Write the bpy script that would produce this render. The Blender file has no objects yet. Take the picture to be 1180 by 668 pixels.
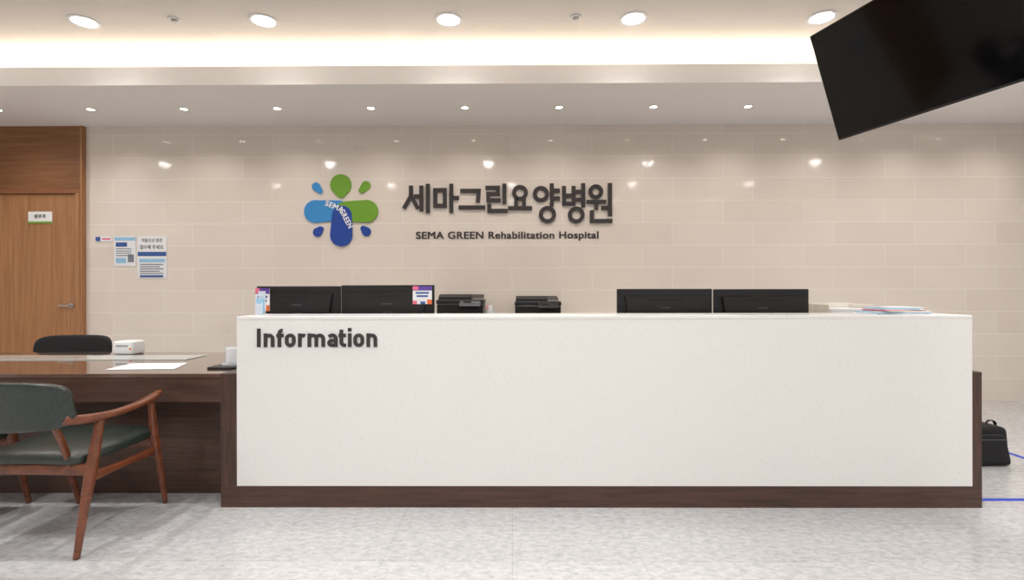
import bpy, bmesh, math, random
from mathutils import Vector, Matrix
random.seed(4)
scene=bpy.context.scene
scene.view_settings.view_transform='Standard'
try: scene.view_settings.look='None'
except Exception: pass
COL=scene.collection

# ---------------------------------------------------------------- materials
def new_mat(name):
    m=bpy.data.materials.new(name); m.use_nodes=True
    return m,m.node_tree,m.node_tree.nodes['Principled BSDF']
def srgb(r,g,b):
    f=lambda c:(c/255/12.92) if c/255<=0.04045 else ((c/255+0.055)/1.055)**2.4
    return (f(r),f(g),f(b),1)
def pmat(name,rgb,rough=0.5,metal=0,coat=0,spec=0.5,noise=0.04,nscale=30):
    m,nt,b=new_mat(name)
    c=srgb(*rgb)
    tc=nt.nodes.new('ShaderNodeTexCoord')
    n=nt.nodes.new('ShaderNodeTexNoise'); n.inputs['Scale'].default_value=nscale
    nt.links.new(tc.outputs['Object'],n.inputs['Vector'])
    r=nt.nodes.new('ShaderNodeValToRGB')
    r.color_ramp.elements[0].position=0.3; r.color_ramp.elements[1].position=0.7
    r.color_ramp.elements[0].color=tuple(x*(1-noise) for x in c[:3])+(1,)
    r.color_ramp.elements[1].color=tuple(min(1,x*(1+noise)) for x in c[:3])+(1,)
    nt.links.new(n.outputs['Fac'],r.inputs['Fac'])
    nt.links.new(r.outputs['Color'],b.inputs['Base Color'])
    b.inputs['Roughness'].default_value=rough
    b.inputs['Metallic'].default_value=metal
    b.inputs['Coat Weight'].default_value=coat
    b.inputs['Specular IOR Level'].default_value=spec
    return m
def emat(name,rgb,strength):
    m,nt,b=new_mat(name)
    b.inputs['Base Color'].default_value=srgb(*rgb)
    b.inputs['Emission Color'].default_value=srgb(*rgb)
    b.inputs['Emission Strength'].default_value=strength
    return m
def woodmat(name,c1,c2,stretch,rough=0.4,coat=0.0,scale=1.0):
    m,nt,b=new_mat(name)
    tc=nt.nodes.new('ShaderNodeTexCoord')
    mp=nt.nodes.new('ShaderNodeMapping'); mp.inputs['Scale'].default_value=[s*scale for s in stretch]
    nt.links.new(tc.outputs['Object'],mp.inputs['Vector'])
    n=nt.nodes.new('ShaderNodeTexNoise'); n.inputs['Scale'].default_value=1; n.inputs['Detail'].default_value=8
    n.inputs['Roughness'].default_value=0.65; n.inputs['Distortion'].default_value=0.6
    nt.links.new(mp.outputs['Vector'],n.inputs['Vector'])
    r=nt.nodes.new('ShaderNodeValToRGB')
    r.color_ramp.elements[0].position=0.32; r.color_ramp.elements[1].position=0.68
    r.color_ramp.elements[0].color=srgb(*c1); r.color_ramp.elements[1].color=srgb(*c2)
    nt.links.new(n.outputs['Fac'],r.inputs['Fac'])
    nt.links.new(r.outputs['Color'],b.inputs['Base Color'])
    b.inputs['Roughness'].default_value=rough; b.inputs['Coat Weight'].default_value=coat
    return m

M={}
# wall tile
m,nt,b=new_mat('beige_wall_tile'); M['tile']=m
tc=nt.nodes.new('ShaderNodeTexCoord'); sp=nt.nodes.new('ShaderNodeSeparateXYZ'); cb=nt.nodes.new('ShaderNodeCombineXYZ')
nt.links.new(tc.outputs['Object'],sp.inputs[0]); nt.links.new(sp.outputs['X'],cb.inputs['X']); nt.links.new(sp.outputs['Z'],cb.inputs['Y'])
br=nt.nodes.new('ShaderNodeTexBrick'); br.offset=0.37; br.offset_frequency=2
br.inputs['Scale'].default_value=1; br.inputs['Brick Width'].default_value=0.90; br.inputs['Row Height'].default_value=0.25
br.inputs['Mortar Size'].default_value=0.003; br.inputs['Mortar Smooth'].default_value=0.3
br.inputs['Color1'].default_value=srgb(226,216,206); br.inputs['Color2'].default_value=srgb(222,211,201)
br.inputs['Mortar'].default_value=srgb(238,231,224)
nt.links.new(cb.outputs[0],br.inputs['Vector'])
n=nt.nodes.new('ShaderNodeTexNoise'); n.inputs['Scale'].default_value=2.5; n.inputs['Detail'].default_value=6
nt.links.new(tc.outputs['Object'],n.inputs['Vector'])
mr=nt.nodes.new('ShaderNodeMapRange'); mr.inputs['To Min'].default_value=0.95; mr.inputs['To Max'].default_value=1.05
nt.links.new(n.outputs['Fac'],mr.inputs['Value'])
mx=nt.nodes.new('ShaderNodeVectorMath'); mx.operation='SCALE'
nt.links.new(br.outputs['Color'],mx.inputs[0]); nt.links.new(mr.outputs['Result'],mx.inputs['Scale'])
nt.links.new(mx.outputs[0],b.inputs['Base Color'])
b.inputs['Roughness'].default_value=0.06
bp=nt.nodes.new('ShaderNodeBump'); bp.inputs['Strength'].default_value=0.1; bp.inputs['Distance'].default_value=0.001; bp.invert=True
nt.links.new(br.outputs['Fac'],bp.inputs['Height']); nt.links.new(bp.outputs['Normal'],b.inputs['Normal'])
# floor
m,nt,b=new_mat('grey_stone_vinyl_floor'); M['floor']=m
tc=nt.nodes.new('ShaderNodeTexCoord')
mp=nt.nodes.new('ShaderNodeMapping'); mp.inputs['Scale'].default_value=(15,26,1)
nt.links.new(tc.outputs['Object'],mp.inputs['Vector'])
n=nt.nodes.new('ShaderNodeTexNoise'); n.inputs['Scale'].default_value=1.4; n.inputs['Detail'].default_value=9; n.inputs['Roughness'].default_value=0.74; n.inputs['Distortion'].default_value=0.4
nt.links.new(mp.outputs[0],n.inputs['Vector'])
r=nt.nodes.new('ShaderNodeValToRGB'); r.color_ramp.elements[0].position=0.34; r.color_ramp.elements[1].position=0.60
r.color_ramp.elements[0].color=srgb(170,170,171); r.color_ramp.elements[1].color=srgb(201,201,202)
nt.links.new(n.outputs['Fac'],r.inputs['Fac'])
br=nt.nodes.new('ShaderNodeTexBrick'); br.offset=0.0
br.inputs['Scale'].default_value=1; br.inputs['Brick Width'].default_value=0.6; br.inputs['Row Height'].default_value=0.6
br.inputs['Mortar Size'].default_value=0.0015
br.inputs['Color1'].default_value=(1,1,1,1); br.inputs['Color2'].default_value=(.95,.95,.95,1); br.inputs['Mortar'].default_value=(.78,.78,.78,1)
nt.links.new(tc.outputs['Object'],br.inputs['Vector'])
mm=nt.nodes.new('ShaderNodeVectorMath'); mm.operation='MULTIPLY'
nt.links.new(r.outputs['Color'],mm.inputs[0]); nt.links.new(br.outputs['Color'],mm.inputs[1])
nt.links.new(mm.outputs[0],b.inputs['Base Color'])
b.inputs['Roughness'].default_value=0.2
# counter stone
m,nt,b=new_mat('white_solid_surface'); M['white_stone']=m
tc=nt.nodes.new('ShaderNodeTexCoord')
v=nt.nodes.new('ShaderNodeTexNoise'); v.inputs['Scale'].default_value=150; v.inputs['Detail'].default_value=2
nt.links.new(tc.outputs['Object'],v.inputs['Vector'])
r=nt.nodes.new('ShaderNodeValToRGB'); r.color_ramp.elements[0].position=0.26; r.color_ramp.elements[1].position=0.36
r.color_ramp.elements[0].color=srgb(204,201,197); r.color_ramp.elements[1].color=srgb(231,230,228)
nt.links.new(v.outputs['Fac'],r.inputs['Fac']); nt.links.new(r.outputs['Color'],b.inputs['Base Color'])
b.inputs['Roughness'].default_value=0.25

M['ceil']=pmat('ceiling_paint',(234,227,219),0.9,noise=0.01,spec=0.1)
M['soffit']=pmat('soffit_paint',(240,236,233),0.9,noise=0.01,spec=0.1)
M['paint']=pmat('wall_paint',(222,220,217),0.85,noise=0.02)
M['oak']=woodmat('oak_panel',(150,102,64),(180,130,88),(40,40,1.6),0.4)
M['oak_dark']=woodmat('oak_trim',(128,80,48),(152,100,62),(3,40,40),0.4)
M['oak_up']=woodmat('oak_transom',(116,76,46),(144,98,62),(2,40,40),0.4)
M['walnut']=woodmat('walnut_laminate_h',(58,39,32),(88,61,49),(3,60,60),0.38)
M['walnut_v']=woodmat('walnut_laminate_v',(52,35,29),(84,58,47),(50,50,3),0.38)
M['desk_top']=woodmat('desk_top_glassed',(84,64,54),(108,84,72),(3,50,50),0.07,coat=0.6)
M['teak']=woodmat('teak_chair',(88,46,28),(130,72,44),(25,6,25),0.32,coat=0.2)
M['green_leather']=pmat('green_leather',(40,48,43),0.32,noise=0.25,nscale=60,coat=0.15)
M['black_pl']=pmat('black_plastic',(22,22,24),0.4,noise=0.1)
M['black_mon']=pmat('monitor_shell',(18,16,18),0.35,noise=0.1)
M['black_gl']=pmat('tv_screen_glass',(6,6,7),0.08,noise=0.05,spec=.3)
M['black_fab']=pmat('black_fabric',(16,16,18),0.8,noise=0.3,nscale=120)
M['grey_pl']=pmat('grey_plastic',(90,92,96),0.45)
M['white_pl']=pmat('white_plastic',(222,222,222),0.4,noise=0.01)
M['paper']=pmat('white_paper',(230,231,234),0.7,noise=0.01)
M['steel']=pmat('brushed_steel',(190,188,184),0.3,metal=1)
M['letter']=pmat('dark_grey_acrylic',(60,55,55),0.5,noise=0.03,spec=.3)
M['green']=pmat('logo_green',(106,156,36),0.4,noise=0.02)
M['lblue']=pmat('logo_sky_blue',(48,136,200),0.4,noise=0.02)
M['dblue']=pmat('logo_dark_blue',(16,62,152),0.4,noise=0.02)
M['white']=pmat('white_vinyl',(240,240,240),0.5,noise=0.0)
M['blue_tape']=pmat('blue_floor_tape',(28,66,190),0.5,noise=0.05)
M['print_blue']=pmat('print_blue',(50,88,150),0.6)
M['print_lb']=pmat('print_light_blue',(150,195,225),0.6)
M['print_grey']=pmat('print_grey',(120,128,140),0.6)
M['pink']=pmat('print_pink',(225,110,140),0.6)
M['orange']=pmat('print_orange',(225,110,60),0.6)
M['purple']=pmat('print_purple',(90,60,150),0.6)
M['cream']=pmat('cream_board',(226,219,207),0.5,noise=0.01)
M['sign_green']=pmat('sign_green',(120,180,60),0.5)
M['dark']=pmat('dark_gap',(15,12,10),0.7)
M['lamp']=emat('downlight_lens',(255,249,242),22)
M['lamp_s']=emat('small_downlight_lens',(255,240,215),12)
M['cove']=emat('cove_led',(255,238,218),38)
m,nt,b=new_mat('clear_acrylic'); M['acrylic']=m
b.inputs['Base Color'].default_value=(0.85,0.9,0.95,1); b.inputs['Roughness'].default_value=0.05; b.inputs['Alpha'].default_value=0.45

# ---------------------------------------------------------------- helpers
def link(o,parent=None):
    COL.objects.link(o)
    if parent: o.parent=parent
    return o
def empty(name):
    e=bpy.data.objects.new(name,None); e.empty_display_size=0.1; COL.objects.link(e); return e
def mesh_obj(name,verts,faces,mat,parent=None,smooth=False):
    me=bpy.data.meshes.new(name); me.from_pydata([tuple(v) for v in verts],[],faces); me.update()
    bm=bmesh.new(); bm.from_mesh(me); bmesh.ops.recalc_face_normals(bm,faces=bm.faces); bm.to_mesh(me); bm.free()
    if smooth:
        for p in me.polygons: p.use_smooth=True
    if mat: me.materials.append(mat)
    return link(bpy.data.objects.new(name,me),parent)
def box(name,x0,x1,y0,y1,z0,z1,mat,parent=None,bev=0.0,seg=2,xf=None):
    bm=bmesh.new(); bmesh.ops.create_cube(bm,size=1)
    for v in bm.verts:
        v.co=Vector(((x0+x1)/2+v.co.x*(x1-x0),(y0+y1)/2+v.co.y*(y1-y0),(z0+z1)/2+v.co.z*(z1-z0)))
    if bev>0: bmesh.ops.bevel(bm,geom=bm.edges[:],offset=bev,segments=seg,affect='EDGES',profile=0.5)
    if xf: bmesh.ops.transform(bm,matrix=xf,verts=bm.verts[:])
    me=bpy.data.meshes.new(name); bm.to_mesh(me); bm.free(); me.materials.append(mat)
    return link(bpy.data.objects.new(name,me),parent)
def cyl(name,c,r,h,mat,parent=None,axis='Z',r2=None,seg=32,bev=0):
    bm=bmesh.new(); bmesh.ops.create_cone(bm,cap_ends=True,segments=seg,radius1=r,radius2=r if r2 is None else r2,depth=h)
    if axis=='Y': bmesh.ops.rotate(bm,matrix=Matrix.Rotation(math.radians(90),3,'X'),verts=bm.verts[:])
    if axis=='X': bmesh.ops.rotate(bm,matrix=Matrix.Rotation(math.radians(90),3,'Y'),verts=bm.verts[:])
    bmesh.ops.translate(bm,vec=c,verts=bm.verts[:])
    me=bpy.data.meshes.new(name); bm.to_mesh(me); bm.free(); me.materials.append(mat)
    for p in me.polygons: p.use_smooth=len(p.vertices)==4
    return link(bpy.data.objects.new(name,me),parent)
def ring(name,c,ro,ri,z0,z1,mat,parent=None,seg=32):
    vs=[];fs=[]
    for i in range(seg):
        a=2*math.pi*i/seg; ca,sa=math.cos(a),math.sin(a)
        for r,z in((ro,z0),(ro,z1),(ri,z1),(ri,z0)): vs.append((c[0]+r*ca,c[1]+r*sa,z))
    for i in range(seg):
        j=(i+1)%seg
        for k in range(4): fs.append((i*4+k,j*4+k,j*4+(k+1)%4,i*4+(k+1)%4))
    return mesh_obj(name,vs,fs,mat,parent)
def sweep(name,pts,mat,parent=None,side=Vector((1,0,0)),n=14,e=0.7,sub=6):
    """pts: (x,y,z,halfwidth_side,halfheight) ; catmull-rom smoothed"""
    P=[]
    q=[pts[0]]+list(pts)+[pts[-1]]
    for i in range(1,len(q)-2):
        for s in range(sub):
            t=s/sub; o=[]
            for k in range(5):
                a,b_,c,d=q[i-1][k],q[i][k],q[i+1][k],q[i+2][k]
                o.append(0.5*((2*b_)+(-a+c)*t+(2*a-5*b_+4*c-d)*t*t+(-a+3*b_-3*c+d)*t**3))
            P.append(o)
    P.append(list(pts[-1]))
    vs=[];fs=[]
    for i,p in enumerate(P):
        a=Vector(P[max(0,i-1)][:3]); c=Vector(P[min(len(P)-1,i+1)][:3]); T=(c-a).normalized()
        S=(side-T*side.dot(T)).normalized(); U=T.cross(S)
        for k in range(n):
            th=2*math.pi*k/n; cs,sn=math.cos(th),math.sin(th)
            f=lambda v:math.copysign(abs(v)**e,v)
            vs.append(Vector(p[:3])+S*f(cs)*p[3]+U*f(sn)*p[4])
    m_=len(P)
    for i in range(m_-1):
        for k in range(n):
            fs.append((i*n+k,i*n+(k+1)%n,(i+1)*n+(k+1)%n,(i+1)*n+k))
    fs.append(tuple(range(n-1,-1,-1))); fs.append(tuple((m_-1)*n+k for k in range(n)))
    return mesh_obj(name,vs,fs,mat,parent,smooth=True)
def pillow(name,c,hx,hy,hz,mat,parent=None,e=0.3,deform=None,nu=48,nv=24,e2=None):
    e2=e if e2 is None else e2
    f=lambda v,ex:math.copysign(abs(v)**ex,v)
    vs=[];fs=[]
    for j in range(nv+1):
        ph=-math.pi/2+math.pi*j/nv
        for i in range(nu):
            th=2*math.pi*i/nu
            x=f(math.cos(ph),e2)*f(math.cos(th),e); y=f(math.cos(ph),e2)*f(math.sin(th),e); z=f(math.sin(ph),e2)
            p=Vector((x*hx,y*hy,z*hz))
            if deform: p=deform(p)
            vs.append(Vector(c)+p)
    for j in range(nv):
        for i in range(nu):
            fs.append((j*nu+i,j*nu+(i+1)%nu,(j+1)*nu+(i+1)%nu,(j+1)*nu+i))
    o=mesh_obj(name,vs,fs,mat,parent,smooth=True)
    bm=bmesh.new(); bm.from_mesh(o.data); bmesh.ops.remove_doubles(bm,verts=bm.verts[:],dist=1e-5); bmesh.ops.recalc_face_normals(bm,faces=bm.faces); bm.to_mesh(o.data); bm.free()
    return o
def prism_xz(name,pts,y0,y1,mat,parent=None):
    n=len(pts); vs=[(x,y0,z) for x,z in pts]+[(x,y1,z) for x,z in pts]
    fs=[tuple(range(n)),tuple(range(2*n-1,n-1,-1))]+[(i,(i+1)%n,n+(i+1)%n,n+i) for i in range(n)]
    return mesh_obj(name,vs,fs,mat,parent)
def prism_yz(name,pts,x0,x1,mat,parent=None):
    n=len(pts); vs=[(x0,y,z) for y,z in pts]+[(x1,y,z) for y,z in pts]
    fs=[tuple(range(n)),tuple(range(2*n-1,n-1,-1))]+[(i,(i+1)%n,n+(i+1)%n,n+i) for i in range(n)]
    return mesh_obj(name,vs,fs,mat,parent)
def text_fit(name,s,x0,x1,z0,z1,y,mat,parent,depth=0.012,offset=0.0,rot=0.0,spacing=1.0,bold=0.0):
    cu=bpy.data.curves.new(name,'FONT'); cu.body=s; cu.size=1; cu.extrude=0.02; cu.offset=offset; cu.space_character=spacing
    o=bpy.data.objects.new(name+'_tmp',cu); COL.objects.link(o)
    dg=bpy.context.evaluated_depsgraph_get(); me=bpy.data.meshes.new_from_object(o.evaluated_get(dg))
    bpy.data.objects.remove(o,do_unlink=True)
    xs=[v.co.x for v in me.vertices]; ys=[v.co.y for v in me.vertices]
    ax,bx,ay,by=min(xs),max(xs),min(ys),max(ys)
    cx,cz=(x0+x1)/2,(z0+z1)/2
    for v in me.vertices:
        px=x0+(v.co.x-ax)/(bx-ax)*(x1-x0)-cx; pz=z0+(v.co.y-ay)/(by-ay)*(z1-z0)-cz
        yy=y-depth*(0.5+v.co.z/0.04)
        v.co=Vector((cx+px*math.cos(rot)-pz*math.sin(rot),yy,cz+px*math.sin(rot)+pz*math.cos(rot)))
    if bold>0:
        bm=bmesh.new(); bm.from_mesh(me); base=bm.verts[:]+bm.edges[:]+bm.faces[:]
        for k,(dx,dz) in enumerate(((bold,0),(0,bold*.5),(bold,bold*.5))):
            d=bmesh.ops.duplicate(bm,geom=base)
            bmesh.ops.translate(bm,vec=(dx,-.0002*(k+1),dz),verts=[g for g in d['geom'] if isinstance(g,bmesh.types.BMVert)])
        bm.to_mesh(me); bm.free()
    me.materials.clear(); me.materials.append(mat)
    o=bpy.data.objects.new(name,me); return link(o,parent)
def ribbon2d(pts,w,vs,fs,y0,y1,MX_,MZ_,ext=0.0):
    """mitred stroke (drawn in sign units, mapped to metres by MX_/MZ_)"""
    P=[Vector(p) for p in pts]
    closed=(P[0]-P[-1]).length<1e-6
    if closed: P=P[:-1]
    n=len(P)
    if not closed and ext:
        P[0]=P[0]+(P[0]-P[1]).normalized()*ext; P[-1]=P[-1]+(P[-1]-P[-2]).normalized()*ext
    k=len(vs)
    for i in range(n):
        a=P[i-1] if (i>0 or closed) else None; c=P[(i+1)%n] if (i<n-1 or closed) else None
        d1=(P[i]-a).normalized() if a is not None else None; d2=(c-P[i]).normalized() if c is not None else None
        if d1 is None: d1=d2
        if d2 is None: d2=d1
        n1=Vector((-d1.y,d1.x)); n2=Vector((-d2.y,d2.x)); mt=(n1+n2).normalized()
        L=(w/2)/max(0.45,mt.dot(n1)); A=P[i]+mt*L; B=P[i]-mt*L
        for q,y in((A,y0),(A,y1),(B,y1),(B,y0)): vs.append((MX_(q.x),y,MZ_(q.y)))
    for i in range(n if closed else n-1):
        j=(i+1)%n
        for q in range(4): fs.append((k+i*4+q,k+j*4+q,k+j*4+(q+1)%4,k+i*4+(q+1)%4))
    if not closed:
        fs.append((k,k+1,k+2,k+3)); e=k+(n-1)*4; fs.append((e+3,e+2,e+1,e))
def arc(cx,cy,rx,ry,a0,a1,n=12):
    return [(cx+rx*math.cos(math.radians(a0+(a1-a0)*i/n)),cy+ry*math.sin(math.radians(a0+(a1-a0)*i/n))) for i in range(n+1)]

# ---------------------------------------------------------------- room shell (metres)
YW=5.85; ZC=3.45; ZS=3.10; YL=4.67; XR=6.6; YB=-3.2
box('floor',-XR-.15,XR+.15,YB-.15,YW+.15,-0.1,0,M['floor'])
box('ceiling',-XR-.15,XR+.15,YB-.15,YW+.15,ZC,ZC+.1,M['ceil'])
box('wall_back',-4.81,XR+.15,YW,YW+.15,0,ZC,M['tile'])
box('wall_left',-XR-.15,-XR,YB,YW,0,ZC,M['paint'])
box('wall_right',XR,XR+.15,YB,YW,0,ZC,M['paint'])
box('wall_front',-XR,XR,YB-.15,YB,0,ZC,M['paint'])
sf=empty('ceiling_soffit')
box('soffit_board',-XR,XR,YL,YW,ZS,ZS+.025,M['soffit'],sf)
box('soffit_lip',-XR,XR,YL,YL+.03,ZS+.025,ZS+.165,M['soffit'],sf)
cv=empty('cove_light_strip')
box('led_profile',-XR+.02,XR-.02,YL+.16,YL+.22,ZS+.025,ZS+.12,M['white_pl'],cv)
box('led_tape',-XR+.03,XR-.03,YL+.17,YL+.21,ZS+.12,ZS+.128,M['cove'],cv)
ow=empty('wall_oak_cladding')
DX1=-4.885; DX0=-5.80; DZ=2.34
box('oak_backing',-XR,-4.81,YW,YW+.15,0,ZC,M['oak'],ow)
box('oak_upper_panel',-XR,-4.835,YW-.04,YW,DZ+.045,ZS,M['oak_up'],ow,0.002)
box('oak_left_panel',-XR,DX0-.06,YW-.04,YW,0,DZ+.045,M['oak'],ow,0.002)
box('oak_edge_post',-4.835,-4.81,YW-.055,YW,0,ZS,M['oak'],ow,0.003)
df=empty('trim_door_frame')
box('frame_head',DX0-.06,-4.835,YW-.06,YW-.0,DZ,DZ+.045,M['oak_dark'],df,0.003)
box('frame_jamb_r',DX1,-4.835,YW-.06,YW,0,DZ,M['oak'],df,0.003)
box('frame_jamb_l',DX0-.06,DX0,YW-.06,YW,0,DZ,M['oak'],df,0.003)
dr=empty('door_1')
box('door_leaf',DX0+.004,DX1-.004,YW-.035,YW-.002,0.008,DZ-.005,M['oak'],dr,0.002)
cyl('handle_rose',(DX1-.06,YW-.042,1.085),0.026,0.012,M['steel'],dr,'Y')
cyl('handle_neck',(DX1-.06,YW-.06,1.085),0.010,0.04,M['steel'],dr,'Y')
box('handle_lever',DX1-.18,DX1-.05,YW-.085,YW-.07,1.075,1.095,M['steel'],dr,0.005)
box('sign_plate',-5.43,-5.16,YW-.043,YW-.035,2.01,2.14,M['white'],dr,0.002)
box('sign_stripe',-5.43,-5.16,YW-.045,YW-.043,2.01,2.03,M['sign_green'],dr)
text_fit('sign_text','원무과',-5.36,-5.23,2.065,2.11,YW-.043,M['letter'],dr,0.003,0.01)

# ---------------------------------------------------------------- lights
def spot(name,loc,power,col,size=150,blend=0.8,rad=0.05,parent=None):
    l=bpy.data.lights.new(name,'SPOT'); l.energy=power; l.color=col; l.spot_size=math.radians(size); l.spot_blend=blend; l.shadow_soft_size=rad
    o=bpy.data.objects.new(name,l); o.location=loc; COL.objects.link(o)
    if parent: o.parent=parent
    return o
WARM=(1.0,0.93,0.86); NEUT=(1.0,0.98,0.965)
def downlight(name,x,y,z,r,mat,power,col,size):
    e=empty(name)
    ring('trim_ring',(x,y),r*1.28,r,z-.008,z,M['white_pl'],e)
    cyl('lens',(x,y,z-.002),r,0.004,mat,e)
    spot('lamp',(x,y,z-.02),power,col,size,0.9,r*.8,e)
for x in(-4.98,-3.49,-2.02,-.51,.99,2.51,4.0,5.5): downlight('added_fill_downlight',x,4.23,ZC,.088,M['lamp'],26,NEUT,130)
for x in(-6.0,-3.13,-.40,2.34,5.2): downlight('added_fill_downlight',x,2.74,ZC,.095,M['lamp'],125,NEUT,165)
for y in(.9,-1.1):  # unseen lamp rows, added to brighten the counter front
    for x in(-4.9,-2.5,0,2.5,4.9): downlight('added_fill_downlight',x,y,ZC,.095,M['lamp'],140,NEUT,165)
for i in range(-6,6): downlight('soffit_downlight',.005+.475+.953*i,5.27,ZS,.035,M['lamp_s'],20,WARM,140)
for x in(-2.73,.52,3.8):
    e=empty('ceiling_sprinkler')
    cyl('escutcheon',(x,4.2,ZC-.006),.045,.012,M['white_pl'],e,r2=.045)
    cyl('sprinkler_head',(x,4.2,ZC-.022),.018,.022,M['steel'],e,r2=.025)

# ---------------------------------------------------------------- reception counter
rc=empty('reception_counter')
CX0,CX1,CY=-1.585,2.622,2.985; CT=1.10
box('counter_front_panel',CX0,CX1,CY,CY+.05,.125,CT-.02,M['white_stone'],rc,0.001)
box('counter_ledge',CX0,CX1,CY-.001,CY+.34,CT-.02,CT,M['white_stone'],rc,0.003)
box('counter_side_l',CX0,CX0+.04,CY+.05,CY+.34,.77,CT-.02,M['white_stone'],rc)
box('counter_side_r',CX1-.04,CX1,CY+.05,CY+.34,.775,CT-.02,M['white_stone'],rc)
box('counter_back_panel',CX0+.04,CX1-.04,CY+.30,CY+.33,.75,CT-.02,M['cream'],rc)
box('plinth',-1.68,2.68,CY+.005,CY+.06,0,.125,M['walnut'],rc)
box('left_post',-1.68,CX0,CY+.005,CY+.33,.125,.77,M['walnut_v'],rc)
box('right_post',CX1,2.68,CY+.005,CY+.335,.125,.775,M['walnut_v'],rc)
box('right_post_foot',CX1,2.68,CY+.06,CY+.335,.0,.125,M['walnut_v'],rc)
box('inner_body',CX0,CX1,CY+.07,CY+.33,0,.75,M['walnut'],rc)
WXc=lambda px:(px-590)/201; WZc=lambda py:1.249+(334-py)/201
def LX(x): return 295+(x-296)*.98
def build_info():
    B=399.3; X=386; T=383.6; w=4.0
    def n_(x): return [[(x+2.3,T),(x+2.3,B)],[(x+2.3,392)]+arc(x+6.5,390.0,4.2,4.1,180,360)+[(x+10.7,B)]]
    def o_(x): c=x+6.4; return [arc(c,389.9,4.2,4.1,180,360)+arc(c,393.3,4.2,4.1,0,180)+[(c-4.2,389.9)]]
    L=[]
    L+=[[(298.5,378),(298.5,B)]]
    L+=n_(304.2)
    L+=[arc(326.6,383.4,3.7,3.4,270,180)+[(322.9,B)],[(319.4,386),(328,386)]]
    L+=o_(329.3)
    L+=[[(347,T),(347,B)],[(347,392)]+arc(351.2,390,4.2,4.1,180,300)]
    x=356.0
    L+=[[(x+2.3,T),(x+2.3,B)],[(x+2.3,392)]+arc(x+6.4,390,4.1,4.1,180,360)+[(x+10.5,B)],[(x+10.5,392)]+arc(x+14.6,390,4.1,4.1,180,360)+[(x+18.7,B)]]
    x=379.6
    L+=[[(x+1.5,387.2)]+arc(x+5.8,389.8,4.2,4.1,235,360)+[(x+10,B)],[(x+10,391.9),(x+5.2,391.9)]+arc(x+5.2,394.6,3.2,2.7,270,90)+[(x+10,397.3)]]
    L+=[[(396,379.3),(396,393.8)]+arc(399.4,393.8,3.4,3.5,180,90)+[(401.5,397.3)],[(392.8,386),(401.5,386)]]
    L+=[[(406,T),(406,B)],[(406,377.4),(406,381.2)]]
    L+=o_(410.2)
    L+=n_(425.5)
    vs=[];fs=[]
    for i,p in enumerate(L):
        ded=[p[0]]
        for q in p[1:]:
            if (Vector(q)-Vector(ded[-1])).length>1e-3: ded.append(q)
        ribbon2d([(LX(a),c) for a,c in ded],w,vs,fs,CY-.006-.0003*(i%3),CY,WXc,WZc)
    mesh_obj('counter_lettering',vs,fs,M['letter'],rc)
build_info()

sd=empty('staff_desk')
box('worktop',-1.68,2.68,CY+.345,4.05,.72,.75,M['desk_top'],sd,0.003)
for i,x in enumerate((-1.64,-.3,.9,2.2)):
    box('pedestal_%d'%(i+1),x,x+.42,3.45,4.0,0,.72,M['white_pl'],sd,0.004)
    for k in range(3): box('drawer_front_%d_%d'%(i+1,k+1),x+.01,x+.41,4.0,4.012,.03+.23*k,.24+.23*k,M['grey_pl'],sd,0.002)
box('end_panel',2.65,2.68,CY+.345,4.05,0,.72,M['walnut_v'],sd)

dk=empty('consultation_desk')
box('desk_top',-4.1,-1.682,CY+.005,4.05,.745,.77,M['desk_top'],dk,0.003)
box('apron_front',-4.1,-1.682,CY+.01,CY+.04,.605,.745,M['walnut'],dk,0.002)
box('apron_soffit',-4.1,-1.682,CY+.04,3.2,.605,.625,M['walnut'],dk)
box('modesty_panel',-4.1,-1.682,3.2,3.23,0,.745,M['walnut'],dk)
box('desk_leg_left',-4.14,-4.1,CY+.01,4.0,0,.745,M['walnut_v'],dk)
box('desk_leg_right',-1.72,-1.682,3.23,4.0,0,.745,M['walnut_v'],dk)
gl=pmat('painted_glass_reflection',(190,196,192),0.05,noise=0.02,coat=0.5)  # pale colour paints in the reflection on the glass desktop
dm=empty('desk_glass_reflection')
box('glass_reflection_sheet',-3.95,-2.25,3.58,3.82,.77,.776,gl,dm,0.002)
pp=empty('paper_sheet')
mesh_obj('sheet',[(-2.46,3.13,.7715),(-2.06,3.16,.7715),(-2.14,3.42,.7715),(-2.50,3.40,.7715),(-2.46,3.13,.773),(-2.06,3.16,.773),(-2.14,3.42,.773),(-2.50,3.40,.773)],
 [(0,1,2,3),(4,5,6,7),(0,1,5,4),(1,2,6,5),(2,3,7,6),(3,0,4,7)],M['paper'],pp)
ch=empty('business_card_holder')
box('holder_base',-1.86,-1.69,3.16,3.30,.77,.782,M['black_pl'],ch,0.003)
box('holder_card',-1.80,-1.70,3.262,3.27,.79,.885,M['paper'],ch,0.001)
box('holder_frame',-1.81,-1.69,3.27,3.28,.78,.895,M['acrylic'],ch,0.001)
box('holder_lip',-1.81,-1.69,3.235,3.24,.78,.80,M['acrylic'],ch)
wd=empty('label_printer')
pillow('body',(-2.905,3.93,.822),.078,.075,.052,M['white_pl'],wd,e=.25)
box('slot',-2.95,-2.86,3.852,3.86,.835,.841,M['grey_pl'],wd)
box('indicator',-2.85,-2.835,3.853,3.861,.812,.822,M['orange'],wd)

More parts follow.
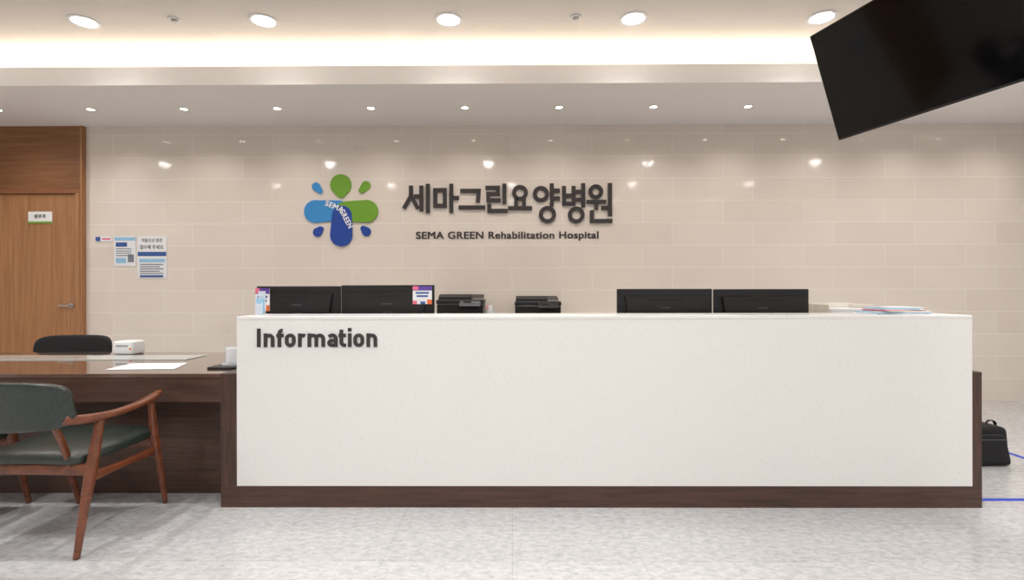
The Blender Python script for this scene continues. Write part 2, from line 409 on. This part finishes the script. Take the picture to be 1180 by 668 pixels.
# ---------------------------------------------------------------- letters & logo on the wall
S=102.5
WX=lambda px:(px-590)/S
WZ=lambda py:1.249+(334-py)/S
hs=empty('hospital_name_sign')
W=4.5
def circ(cx,cy,r): 
    a=arc(cx,cy,r,r,0,360,32); a[-1]=a[0]; return a
SY=[('se',[[(474,216),(474,226),(467,238)],[(474.6,227),(481,238)],[(480,226),(485,226)],[(486,216),(486,241)],[(493.5,214),(493.5,243)]],[]),
('ma',[[(502,219),(513,219),(513,237),(502,237),(502,219)],[(520.5,214),(520.5,243)],[(521,228),(527,228)]],[]),
('geu',[[(533,220),(552,220),(551,231)],[(531,239),(557,239)]],[]),
('rin',[[(562,216.5),(574,216.5),(574,223.7),(563,223.7),(563,231),(575,231)],[(581.5,214),(581.5,233)],[(564,237),(564,243),(583,243)]],[]),
('yo',[[(595,231),(595,238)],[(604,231),(604,238)],[(588,240),(611,240)]],[(599.5,222.5,6.8)]),
('yang',[[(636,214),(636,236)],[(637,220),(643,220)],[(637,229),(643,229)]],[(623.5,224,7),(631,247.5,7.6)]),
('byeong',[[(650,217),(650,235),(661,235),(661,217)],[(651,226),(660,226)],[(663,221.5),(670,221.5)],[(663,230.5),(670,230.5)],[(672,214),(672,237)]],[(664,248,7.4)]),
('won',[[(678,233),(696,233)],[(687,234),(687,240)],[(695,240),(701,240)],[(702.8,214),(702.8,247)],[(682,245),(682,255),(703,255)]],[(686.5,221.5,6.2)])]
for nm,st,rg in SY:
    vs=[];fs=[]
    for k,p in enumerate(st): ribbon2d(p,W,vs,fs,YW-.022-.0005*k,YW,WX,WZ,ext=W/2)
    for c in rg: ribbon2d(circ(*c),W,vs,fs,YW-.022,YW,WX,WZ)
    mesh_obj('syllable_'+nm,vs,fs,M['letter'],hs)
text_fit('english_name','SEMA GREEN Rehabilitation Hospital',WX(479.5),WX(689),WZ(277.5),WZ(267),YW,M['letter'],hs,0.006,0.0,0,1.07,bold=.0065)

lg=empty('hospital_logo_sign')
def capsule(name,p1,r1,p2,r2,mat,y0,y1):
    pts=[]
    a=Vector(p1);b_=Vector(p2);d=b_-a;L=d.length;ang=math.atan2(d.y,d.x)
    al=math.acos(max(-1,min(1,(r1-r2)/L)))
    for i in range(25):
        t=ang+al+(2*math.pi-2*al)*i/24; pts.append((a.x+r1*math.cos(t),a.y+r1*math.sin(t)))
    for i in range(17):
        t=ang-al+2*al*i/16; pts.append((b_.x+r2*math.cos(t),b_.y+r2*math.sin(t)))
    prism_xz(name,[(WX(x),WZ(y)) for x,y in pts],y0,y1,mat,lg)
capsule('lobe_top',(393,212.5),12.3,(393,221.5),6.0,M['green'],YW-.012,YW)
capsule('lobe_left',(363.5,243),13,(391,242),11.5,M['lblue'],YW-.014,YW)
capsule('lobe_right',(423,243),13,(399,243),11.5,M['green'],YW-.016,YW)
capsule('lobe_bottom',(393.5,270.5),12.8,(394.5,248),11.5,M['dblue'],YW-.019,YW)
capsule('drop_blue',(364.5,214.5),4.8,(369,219.5),3,M['lblue'],YW-.014,YW)
capsule('drop_green',(422,213.5),5.2,(417,219),3.2,M['green'],YW-.014,YW)
capsule('drop_navy_l',(366,267),5.2,(369.5,263.5),3.4,M['dblue'],YW-.014,YW)
capsule('drop_navy_r',(422.5,266.5),5.2,(419,263),3.4,M['dblue'],YW-.014,YW)
def ltxt(s,cx,cy,w,h,deg):
    text_fit('logo_text',s,WX(cx-w/2),WX(cx+w/2),WZ(cy+h/2),WZ(cy-h/2),YW-.019,M['white'],lg,0.002,0.0,math.radians(deg),1.1,bold=.004)
ltxt('SEMA',386,237.6,22,6,-22); ltxt('GREEN',399.3,251.5,23,6,-62)

def poster(name,px0,px1,py0,py1,items):
    e=empty(name)
    box('sheet',WX(px0),WX(px1),YW-.006,YW-.0,WZ(py1),WZ(py0),M['paper'],e)
    for i,(a,b_,c,d,mt) in enumerate(items):
        box('print_%d'%(i+1),WX(a),WX(b_),YW-.0075,YW-.006,WZ(d),WZ(c),M[mt],e)
    return e
it=[(157.5,190.5,289,294,'print_blue'),(159,189,297,301,'print_lb'),(160,187,316,318.5,'print_blue')]
it+=[(160,187-(i%2)*4,303+i*2.6,304.2+i*2.6,'print_grey') for i in range(5)]
e=poster('wall_notice',157,191,271,319.5,it)
text_fit('heading_1','처음오신 분은',WX(162),WX(186),WZ(278),WZ(273.5),YW-.006,M['letter'],e,.001,.012)
text_fit('heading_2','접수해 주세요.',WX(160),WX(188),WZ(286),WZ(281),YW-.006,M['letter'],e,.001,.012)
it=[(130.5,154.5,272,276,'print_lb'),(132,145,278,283,'print_blue'),(132,144,296,302,'print_lb'),(146,153,292,301,'print_grey')]
it+=[(132,150,285+i*2.6,286+i*2.6,'print_grey') for i in range(4)]
poster('wall_notice',130,155,271,305.5,it)
poster('wall_sticker',108,127,271,277,[(108.5,114,271.5,276.5,'print_blue'),(116,126,273,275,'pink')])

# ---------------------------------------------------------------- monitors (backs towards us)
def monitor(x0,x1,ztop,y,yaw=0,h=.36,sticker=None):
    e=empty('computer_monitor'); cx=(x0+x1)/2
    R=Matrix.Translation((cx,y,0))@Matrix.Rotation(math.radians(yaw),4,'Z')@Matrix.Translation((-cx,-y,0))
    box('shell',x0,x1,y-.008,y+.018,ztop-h,ztop,M['black_mon'],e,0.006,3,R)
    box('screen',x0+.012,x1-.012,y+.018,y+.0195,ztop-h+.015,ztop-.012,M['black_gl'],e,0,2,R)
    pts=[(x0+.05,ztop-.05),(x1-.05,ztop-.05),(x1-.09,ztop-h+.05),(x0+.09,ztop-h+.05)]
    o=prism_xz('rear_bulge',pts,y-.03,y-.006,M['black_mon'],e); o.data.transform(R)
    box('vent_slots',cx-.12,cx+.12,y-.031,y-.0295,ztop-.08,ztop-.07,M['dark'],e,0,2,R)
    text_fit('maker_mark','monitor',cx-.035,cx+.035,ztop-.132,ztop-.118,y-.03,M['grey_pl'],e,0.001).data.transform(R)
    box('stand_neck',cx-.03,cx+.03,y-.045,y-.025,.76,ztop-h*.5,M['black_pl'],e,0.004,2,R)
    box('stand_base',cx-.12,cx+.12,y-.11,y+.09,.75,.765,M['black_pl'],e,0.006,2,R)
    if sticker:
        a,b_,c,d=sticker
        box('sticker',a,b_,y-.034,y-.0305,c,d,M['paper'],e,0,2,R)
        w=(b_-a); h_=d-c
        box('sticker_header',a,b_,y-.035,y-.034,d-h_*.24,d,M['purple'],e,0,2,R)
        box('sticker_corner',a,a+w*.3,y-.0355,y-.035,d-h_*.2,d,M['pink'],e,0,2,R)
        box('sticker_line_1',a+w*.15,b_-w*.15,y-.035,y-.034,c+h_*.58,c+h_*.68,M['print_blue'],e,0,2,R)
        box('sticker_line_2',a+w*.2,b_-w*.2,y-.035,y-.034,c+h_*.40,c+h_*.50,M['print_blue'],e,0,2,R)
        box('sticker_dot_1',a,a+w*.22,y-.035,y-.034,c,c+h_*.2,M['pink'],e,0,2,R)
        box('sticker_dot_2',b_-w*.25,b_,y-.035,y-.034,c,c+h_*.26,M['orange'],e,0,2,R)
        box('sticker_dot_3',a+w*.4,a+w*.65,y-.035,y-.034,c,c+h_*.15,M['print_blue'],e,0,2,R)
s5=171.4; MX=lambda px:(px-590)/s5; MZ=lambda py:1.249+(334-py)/s5
monitor(MX(293.5),MX(391),MZ(329),3.52,0,sticker=(MX(294.5),MX(311),1.11,MZ(331.5)))
monitor(MX(392),MX(500),MZ(328),3.52,0,sticker=(MX(476),MX(498),MZ(350),MZ(329.5)))
monitor(MX(711.5),MX(821),MZ(333),3.52)
monitor(MX(823),MX(932),MZ(333.5),3.52)
ac=empty('acrylic_brochure_holder')
box('holder_back',-1.575,-1.53,3.22,3.226,CT,1.245,M['acrylic'],ac,0.001)
box('holder_front',-1.575,-1.53,3.18,3.184,CT,1.17,M['acrylic'],ac,0.001)
box('holder_base',-1.575,-1.53,3.18,3.24,CT,CT+.005,M['acrylic'],ac,0.001)
box('leaflets',-1.572,-1.535,3.188,3.214,CT+.005,1.20,M['print_lb'],ac)

bc=empty('low_storage_cabinet')
box('carcass',-1.5,1.5,5.40,YW-.01,.08,.83,M['cream'],bc,0.003)
box('top',-1.52,1.52,5.22,YW-.01,.83,.86,M['cream'],bc,0.004)
box('plinth',-1.45,1.45,5.44,YW-.01,0,.08,M['dark'],bc)
for i in range(5):
    x=-1.5+.6*i; box('cabinet_door_%d'%(i+1),x+.004,x+.596,5.38,5.40,.09,.825,M['cream'],bc,0.003)
    box('pull_%d'%(i+1),x+.52,x+.54,5.365,5.38,.5,.62,M['steel'],bc,0.003)
def printer(cx,y,w,ztop,panel):
    e=empty('office_printer'); z0=.86; x0,x1=cx-w/2,cx+w/2
    box('base',x0,x1,y,y+.42,z0,ztop-.10,M['black_pl'],e,0.012,3)
    box('paper_tray',x0+.04,x1-.04,y-.03,y,z0+.02,z0+.09,M['grey_pl'],e,0.004)
    box('output_recess',x0+.05,x1-.05,y-.003,y+.01,ztop-.155,ztop-.115,M['dark'],e)
    box('scanner_bed',x0-.005,x1+.005,y-.01,y+.41,ztop-.10,ztop-.055,M['black_pl'],e,0.01,3)
    box('seam',x0+.01,x1-.01,y-.0115,y-.005,ztop-.102,ztop-.097,M['steel'],e)
    prism_yz('document_feeder',[(y+.06,ztop-.055),(y+.38,ztop-.055),(y+.38,ztop-.01),(y+.33,ztop),(y+.15,ztop),(y+.06,ztop-.03)],x0+.01,x0+w*.72,M['black_pl'],e)
    prism_yz('feeder_tray',[(y+.1,ztop-.045),(y+.34,ztop-.045),(y+.36,ztop-.005),(y+.35,ztop-.002)],x0+w*.72,x1-.01,M['black_pl'],e)
    prism_yz('control_panel',[(y-.06,ztop-.12),(y,ztop-.10),(y+.01,ztop-.06),(y-.05,ztop-.085)],x0+w*.5,x1-.03,M['grey_pl'] if panel else M['black_pl'],e)
    prism_yz('panel_display',[(y-.052,ztop-.082),(y-.01,ztop-.066),(y-.012,ztop-.064),(y-.054,ztop-.080)],x0+w*.58,x1-.12,M['black_gl'],e)
printer((530-590)/112,5.36,.48,1.205,True); printer((620-590)/112,5.36,.47,1.185,False)
cp=empty('pen_cup')
ring('cup_wall',(-.235,5.45),.04,.036,.86,1.05,M['white_pl'],cp); cyl('cup_floor',(-.235,5.45,.865),.037,.006,M['white_pl'],cp)
for i,mt in enumerate(('white','print_lb','pink','white')):
    a=i*1.57; cyl('pen_%d'%(i+1),(-.235+.02*math.cos(a),5.45+.02*math.sin(a),.98),.006,.22,M[mt],cp,seg=10)

tr=empty('document_organizer')
box('tray_back',2.07,2.37,3.66,3.67,.75,1.155,M['cream'],tr,0.002)
box('tray_side_l',2.07,2.08,3.42,3.66,.75,1.15,M['cream'],tr,0.002)
box('tray_side_r',2.36,2.37,3.42,3.66,.75,1.15,M['cream'],tr,0.002)
box('tray_shelf_1',2.08,2.36,3.42,3.66,.85,.856,M['cream'],tr)
box('tray_shelf_2',2.08,2.36,3.42,3.66,1.0,1.006,M['cream'],tr)
box('tray_papers',2.09,2.35,3.43,3.65,1.006,1.12,M['paper'],tr)
bk=empty('brochure_stack'); z=CT
cols=['paper','print_lb','paper','cream','pink','paper','print_lb','paper']
for i,mt in enumerate(cols):
    a=math.radians(random.uniform(-8,8)); h=.003 if mt=='pink' else .0055
    R=Matrix.Translation((2.34+random.uniform(-.02,.02),3.20,0))@Matrix.Rotation(a,4,'Z')
    box('brochure_%d'%(i+1),-.17+i*.010,.17-i*.012,-.1,.1,z,z+h,M[mt],bk,0,2,R); z+=h

# ---------------------------------------------------------------- office chair behind the desk
oc=empty('office_chair')
ox,oy=-3.77,4.27
pillow('backrest',(ox,oy+.24,.665),.33,.03,.20,M['black_fab'],oc,e=.35,e2=.35,deform=lambda p:Vector((p.x,p.y-.7*p.x*p.x+.08*p.z,p.z)))
pillow('seat',(ox,oy,.47),.25,.25,.045,M['black_fab'],oc,e=.4)
sweep('back_support',[(ox,oy+.1,.43,.03,.01),(ox,oy+.27,.45,.03,.01),(ox,oy+.295,.6,.03,.01),(ox,oy+.29,.72,.025,.01)],M['black_pl'],oc)
cyl('gas_lift',(ox,oy,.27),.025,.34,M['steel'],oc)
for i in range(5):
    a=2*math.pi*i/5+.3; c,s=math.cos(a),math.sin(a)
    sweep('base_arm_%d'%(i+1),[(ox,oy,.11,.025,.02),(ox+.15*c,oy+.15*s,.10,.022,.016),(ox+.3*c,oy+.3*s,.075,.016,.012)],M['black_pl'],oc,side=Vector((-s,c,0)))
    cyl('castor_%d'%(i+1),(ox+.3*c,oy+.3*s,.03),.03,.04,M['black_pl'],oc,'X')
for sx in(-1,1):
    sweep('armrest_%s'%('l' if sx<0 else 'r'),[(ox+sx*.2,oy,.43,.012,.02),(ox+sx*.3,oy,.46,.012,.02),(ox+sx*.31,oy,.58,.012,.02),(ox+sx*.31,oy+.02,.63,.012,.02)],M['black_pl'],oc,side=Vector((0,1,0)))
    pillow('arm_pad_%s'%('l' if sx<0 else 'r'),(ox+sx*.31,oy-.0,.645),.035,.12,.015,M['black_pl'],oc,e=.5)

# ---------------------------------------------------------------- wooden armchairs
def armchair(cx,cy):
    e=empty('wooden_armchair')
    def P(x,y,z,a,b_): return (cx+x,cy+y,z,a,b_)
    for s,n in((-1,'l'),(1,'r')):
        sweep('rear_leg_'+n,[P(s*.27,-.27,0,.012,.014),P(s*.275,-.235,.2,.016,.020),P(s*.285,-.20,.40,.019,.028),P(s*.30,-.165,.63,.015,.019)],M['teak'],e)
        sweep('front_leg_'+n,[P(s*.255,.375,0,.012,.013),P(s*.265,.315,.22,.015,.018),P(s*.275,.255,.42,.018,.024),P(s*.29,.205,.635,.014,.017)],M['teak'],e)
        sweep('armrest_'+n,[P(s*.275,-.34,.665,.018,.024),P(s*.295,-.25,.648,.022,.021),P(s*.305,-.10,.638,.022,.017),P(s*.305,.06,.642,.026,.015),P(s*.30,.19,.657,.028,.015),P(s*.29,.27,.672,.018,.015)],M['teak'],e)
        sweep('side_rail_'+n,[P(s*.277,-.215,.355,.010,.026),P(s*.272,.02,.35,.010,.018),P(s*.267,.275,.345,.010,.024)],M['teak'],e)
        sweep('back_upright_'+n,[P(s*.19,-.20,.40,.011,.016),P(s*.20,-.27,.55,.011,.016),P(s*.20,-.325,.66,.011,.014)],M['teak'],e)
    sweep('rear_rail',[P(-.28,-.205,.395,.03,.012),P(0,-.215,.40,.026,.012),P(.28,-.205,.395,.03,.012)],M['teak'],e,side=Vector((0,0,1)))
    sweep('front_rail',[P(-.272,.255,.395,.03,.012),P(0,.26,.39,.03,.012),P(.272,.255,.395,.03,.012)],M['teak'],e,side=Vector((0,0,1)))
    pillow('seat_cushion',(cx,cy+.02,.452),.272,.265,.04,M['green_leather'],e,e=.25,e2=.55,
      deform=lambda p:Vector((p.x*(1+.05*p.y/.27),p.y,p.z+.012*math.cos(min(1,abs(p.x)/.27)*1.5)+.035*max(0,p.y)-.01)))
    pillow('backrest_pad',(cx,cy-.325,.728),.302,.026,.118,M['green_leather'],e,e=.35,e2=.33,
      deform=lambda p:Vector((p.x,p.y-.055*(1-(p.x/.302)**2)-.22*p.z,p.z*(1-.12*(p.x/.302)**2))))
armchair(-2.30,2.68)
armchair(-3.11,2.68)

# ---------------------------------------------------------------- hanging TV
tv=empty('ceiling_mounted_tv')
A=Vector((1.938,3.40,2.892)); a=math.radians(75); t=math.radians(19.5); L=.70; Wd=1.23
rv=Vector((math.cos(a),-math.sin(a),0)); dv=Vector((math.sin(t)*math.sin(a),math.sin(t)*math.cos(a),-math.cos(t)))
nv=dv.cross(rv); nv=-nv if nv.dot(Vector((-1,-.2,-.3)))<0 else nv
FR=Matrix((( rv.x,-nv.x,-dv.x,A.x),(rv.y,-nv.y,-dv.y,A.y),(rv.z,-nv.z,-dv.z,A.z),(0,0,0,1)))
box('tv_body',0,Wd,0,.035,-L,0,M['black_pl'],tv,0.004,2,FR)
box('tv_screen',.008,Wd-.008,-.0015,0,-L+.014,-.008,M['black_gl'],tv,0,2,FR)
box('tv_rear_housing',.2,Wd-.2,.035,.08,-L+.08,-.18,M['black_pl'],tv,0.01,2,FR)
box('mount_plate',.4,Wd-.4,.08,.095,-L+.15,-.2,M['steel'],tv,0,2,FR)
mc=FR@Vector((Wd/2,.12,-.3))
cyl('mount_pole',(mc.x,mc.y,(mc.z+ZC)/2),.022,ZC-mc.z,M['white_pl'],tv)
box('mount_arm',Wd/2-.03,Wd/2+.03,.085,.14,-.36,-.24,M['steel'],tv,0.003,2,FR)
cyl('mount_flange',(mc.x,mc.y,ZC-.01),.08,.02,M['white_pl'],tv)

# ---------------------------------------------------------------- black bag & tape
bg=empty('black_bag')
def bagd(p):
    k=p.z/.14
    return Vector((p.x*(1-.07*k)+.004*math.sin(26*p.z+12*p.y),p.y*(1-.12*k)+.004*math.sin(25*p.x),p.z+.005*math.sin(p.x*26)*max(0,k)))
pillow('bag_body',(3.34,3.80,.139),.17,.11,.137,M['black_fab'],bg,e=.25,e2=.18,deform=bagd)
pillow('bag_pocket',(3.34,3.692,.125),.13,.022,.10,M['black_fab'],bg,e=.3,e2=.25)
box('bag_zip',3.22,3.46,3.668,3.674,.19,.194,M['grey_pl'],bg)
sweep('bag_strap',[(3.40,3.78,.26,.004,.012),(3.42,3.77,.30,.004,.012),(3.45,3.77,.305,.004,.012),(3.48,3.78,.285,.004,.012),(3.485,3.78,.25,.004,.012)],M['black_pl'],bg,side=Vector((0,0,1)))
tp=empty('floor_marking_tape')
box('tape_across',2.75,3.80,3.09,3.125,0,.0015,M['blue_tape'],tp)
box('tape_along',3.76,3.80,3.125,4.02,0,.0015,M['blue_tape'],tp)

# ---------------------------------------------------------------- world, camera
w=bpy.data.worlds.new('world'); scene.world=w; w.use_nodes=True
w.node_tree.nodes['Background'].inputs['Color'].default_value=(1,.96,.92,1)
w.node_tree.nodes['Background'].inputs['Strength'].default_value=0.3
cam=bpy.data.cameras.new('camera'); cam.sensor_width=36; cam.lens=600/1180*36; cam.shift_x=.0036
co=bpy.data.objects.new('camera',cam); COL.objects.link(co)
co.matrix_world=Matrix.Translation((0,0,1.249))@Matrix.Rotation(math.radians(.4),4,'Z')@Matrix.Rotation(math.radians(90),4,'X')@Matrix.Rotation(math.radians(-.12),4,'Z')
scene.camera=co
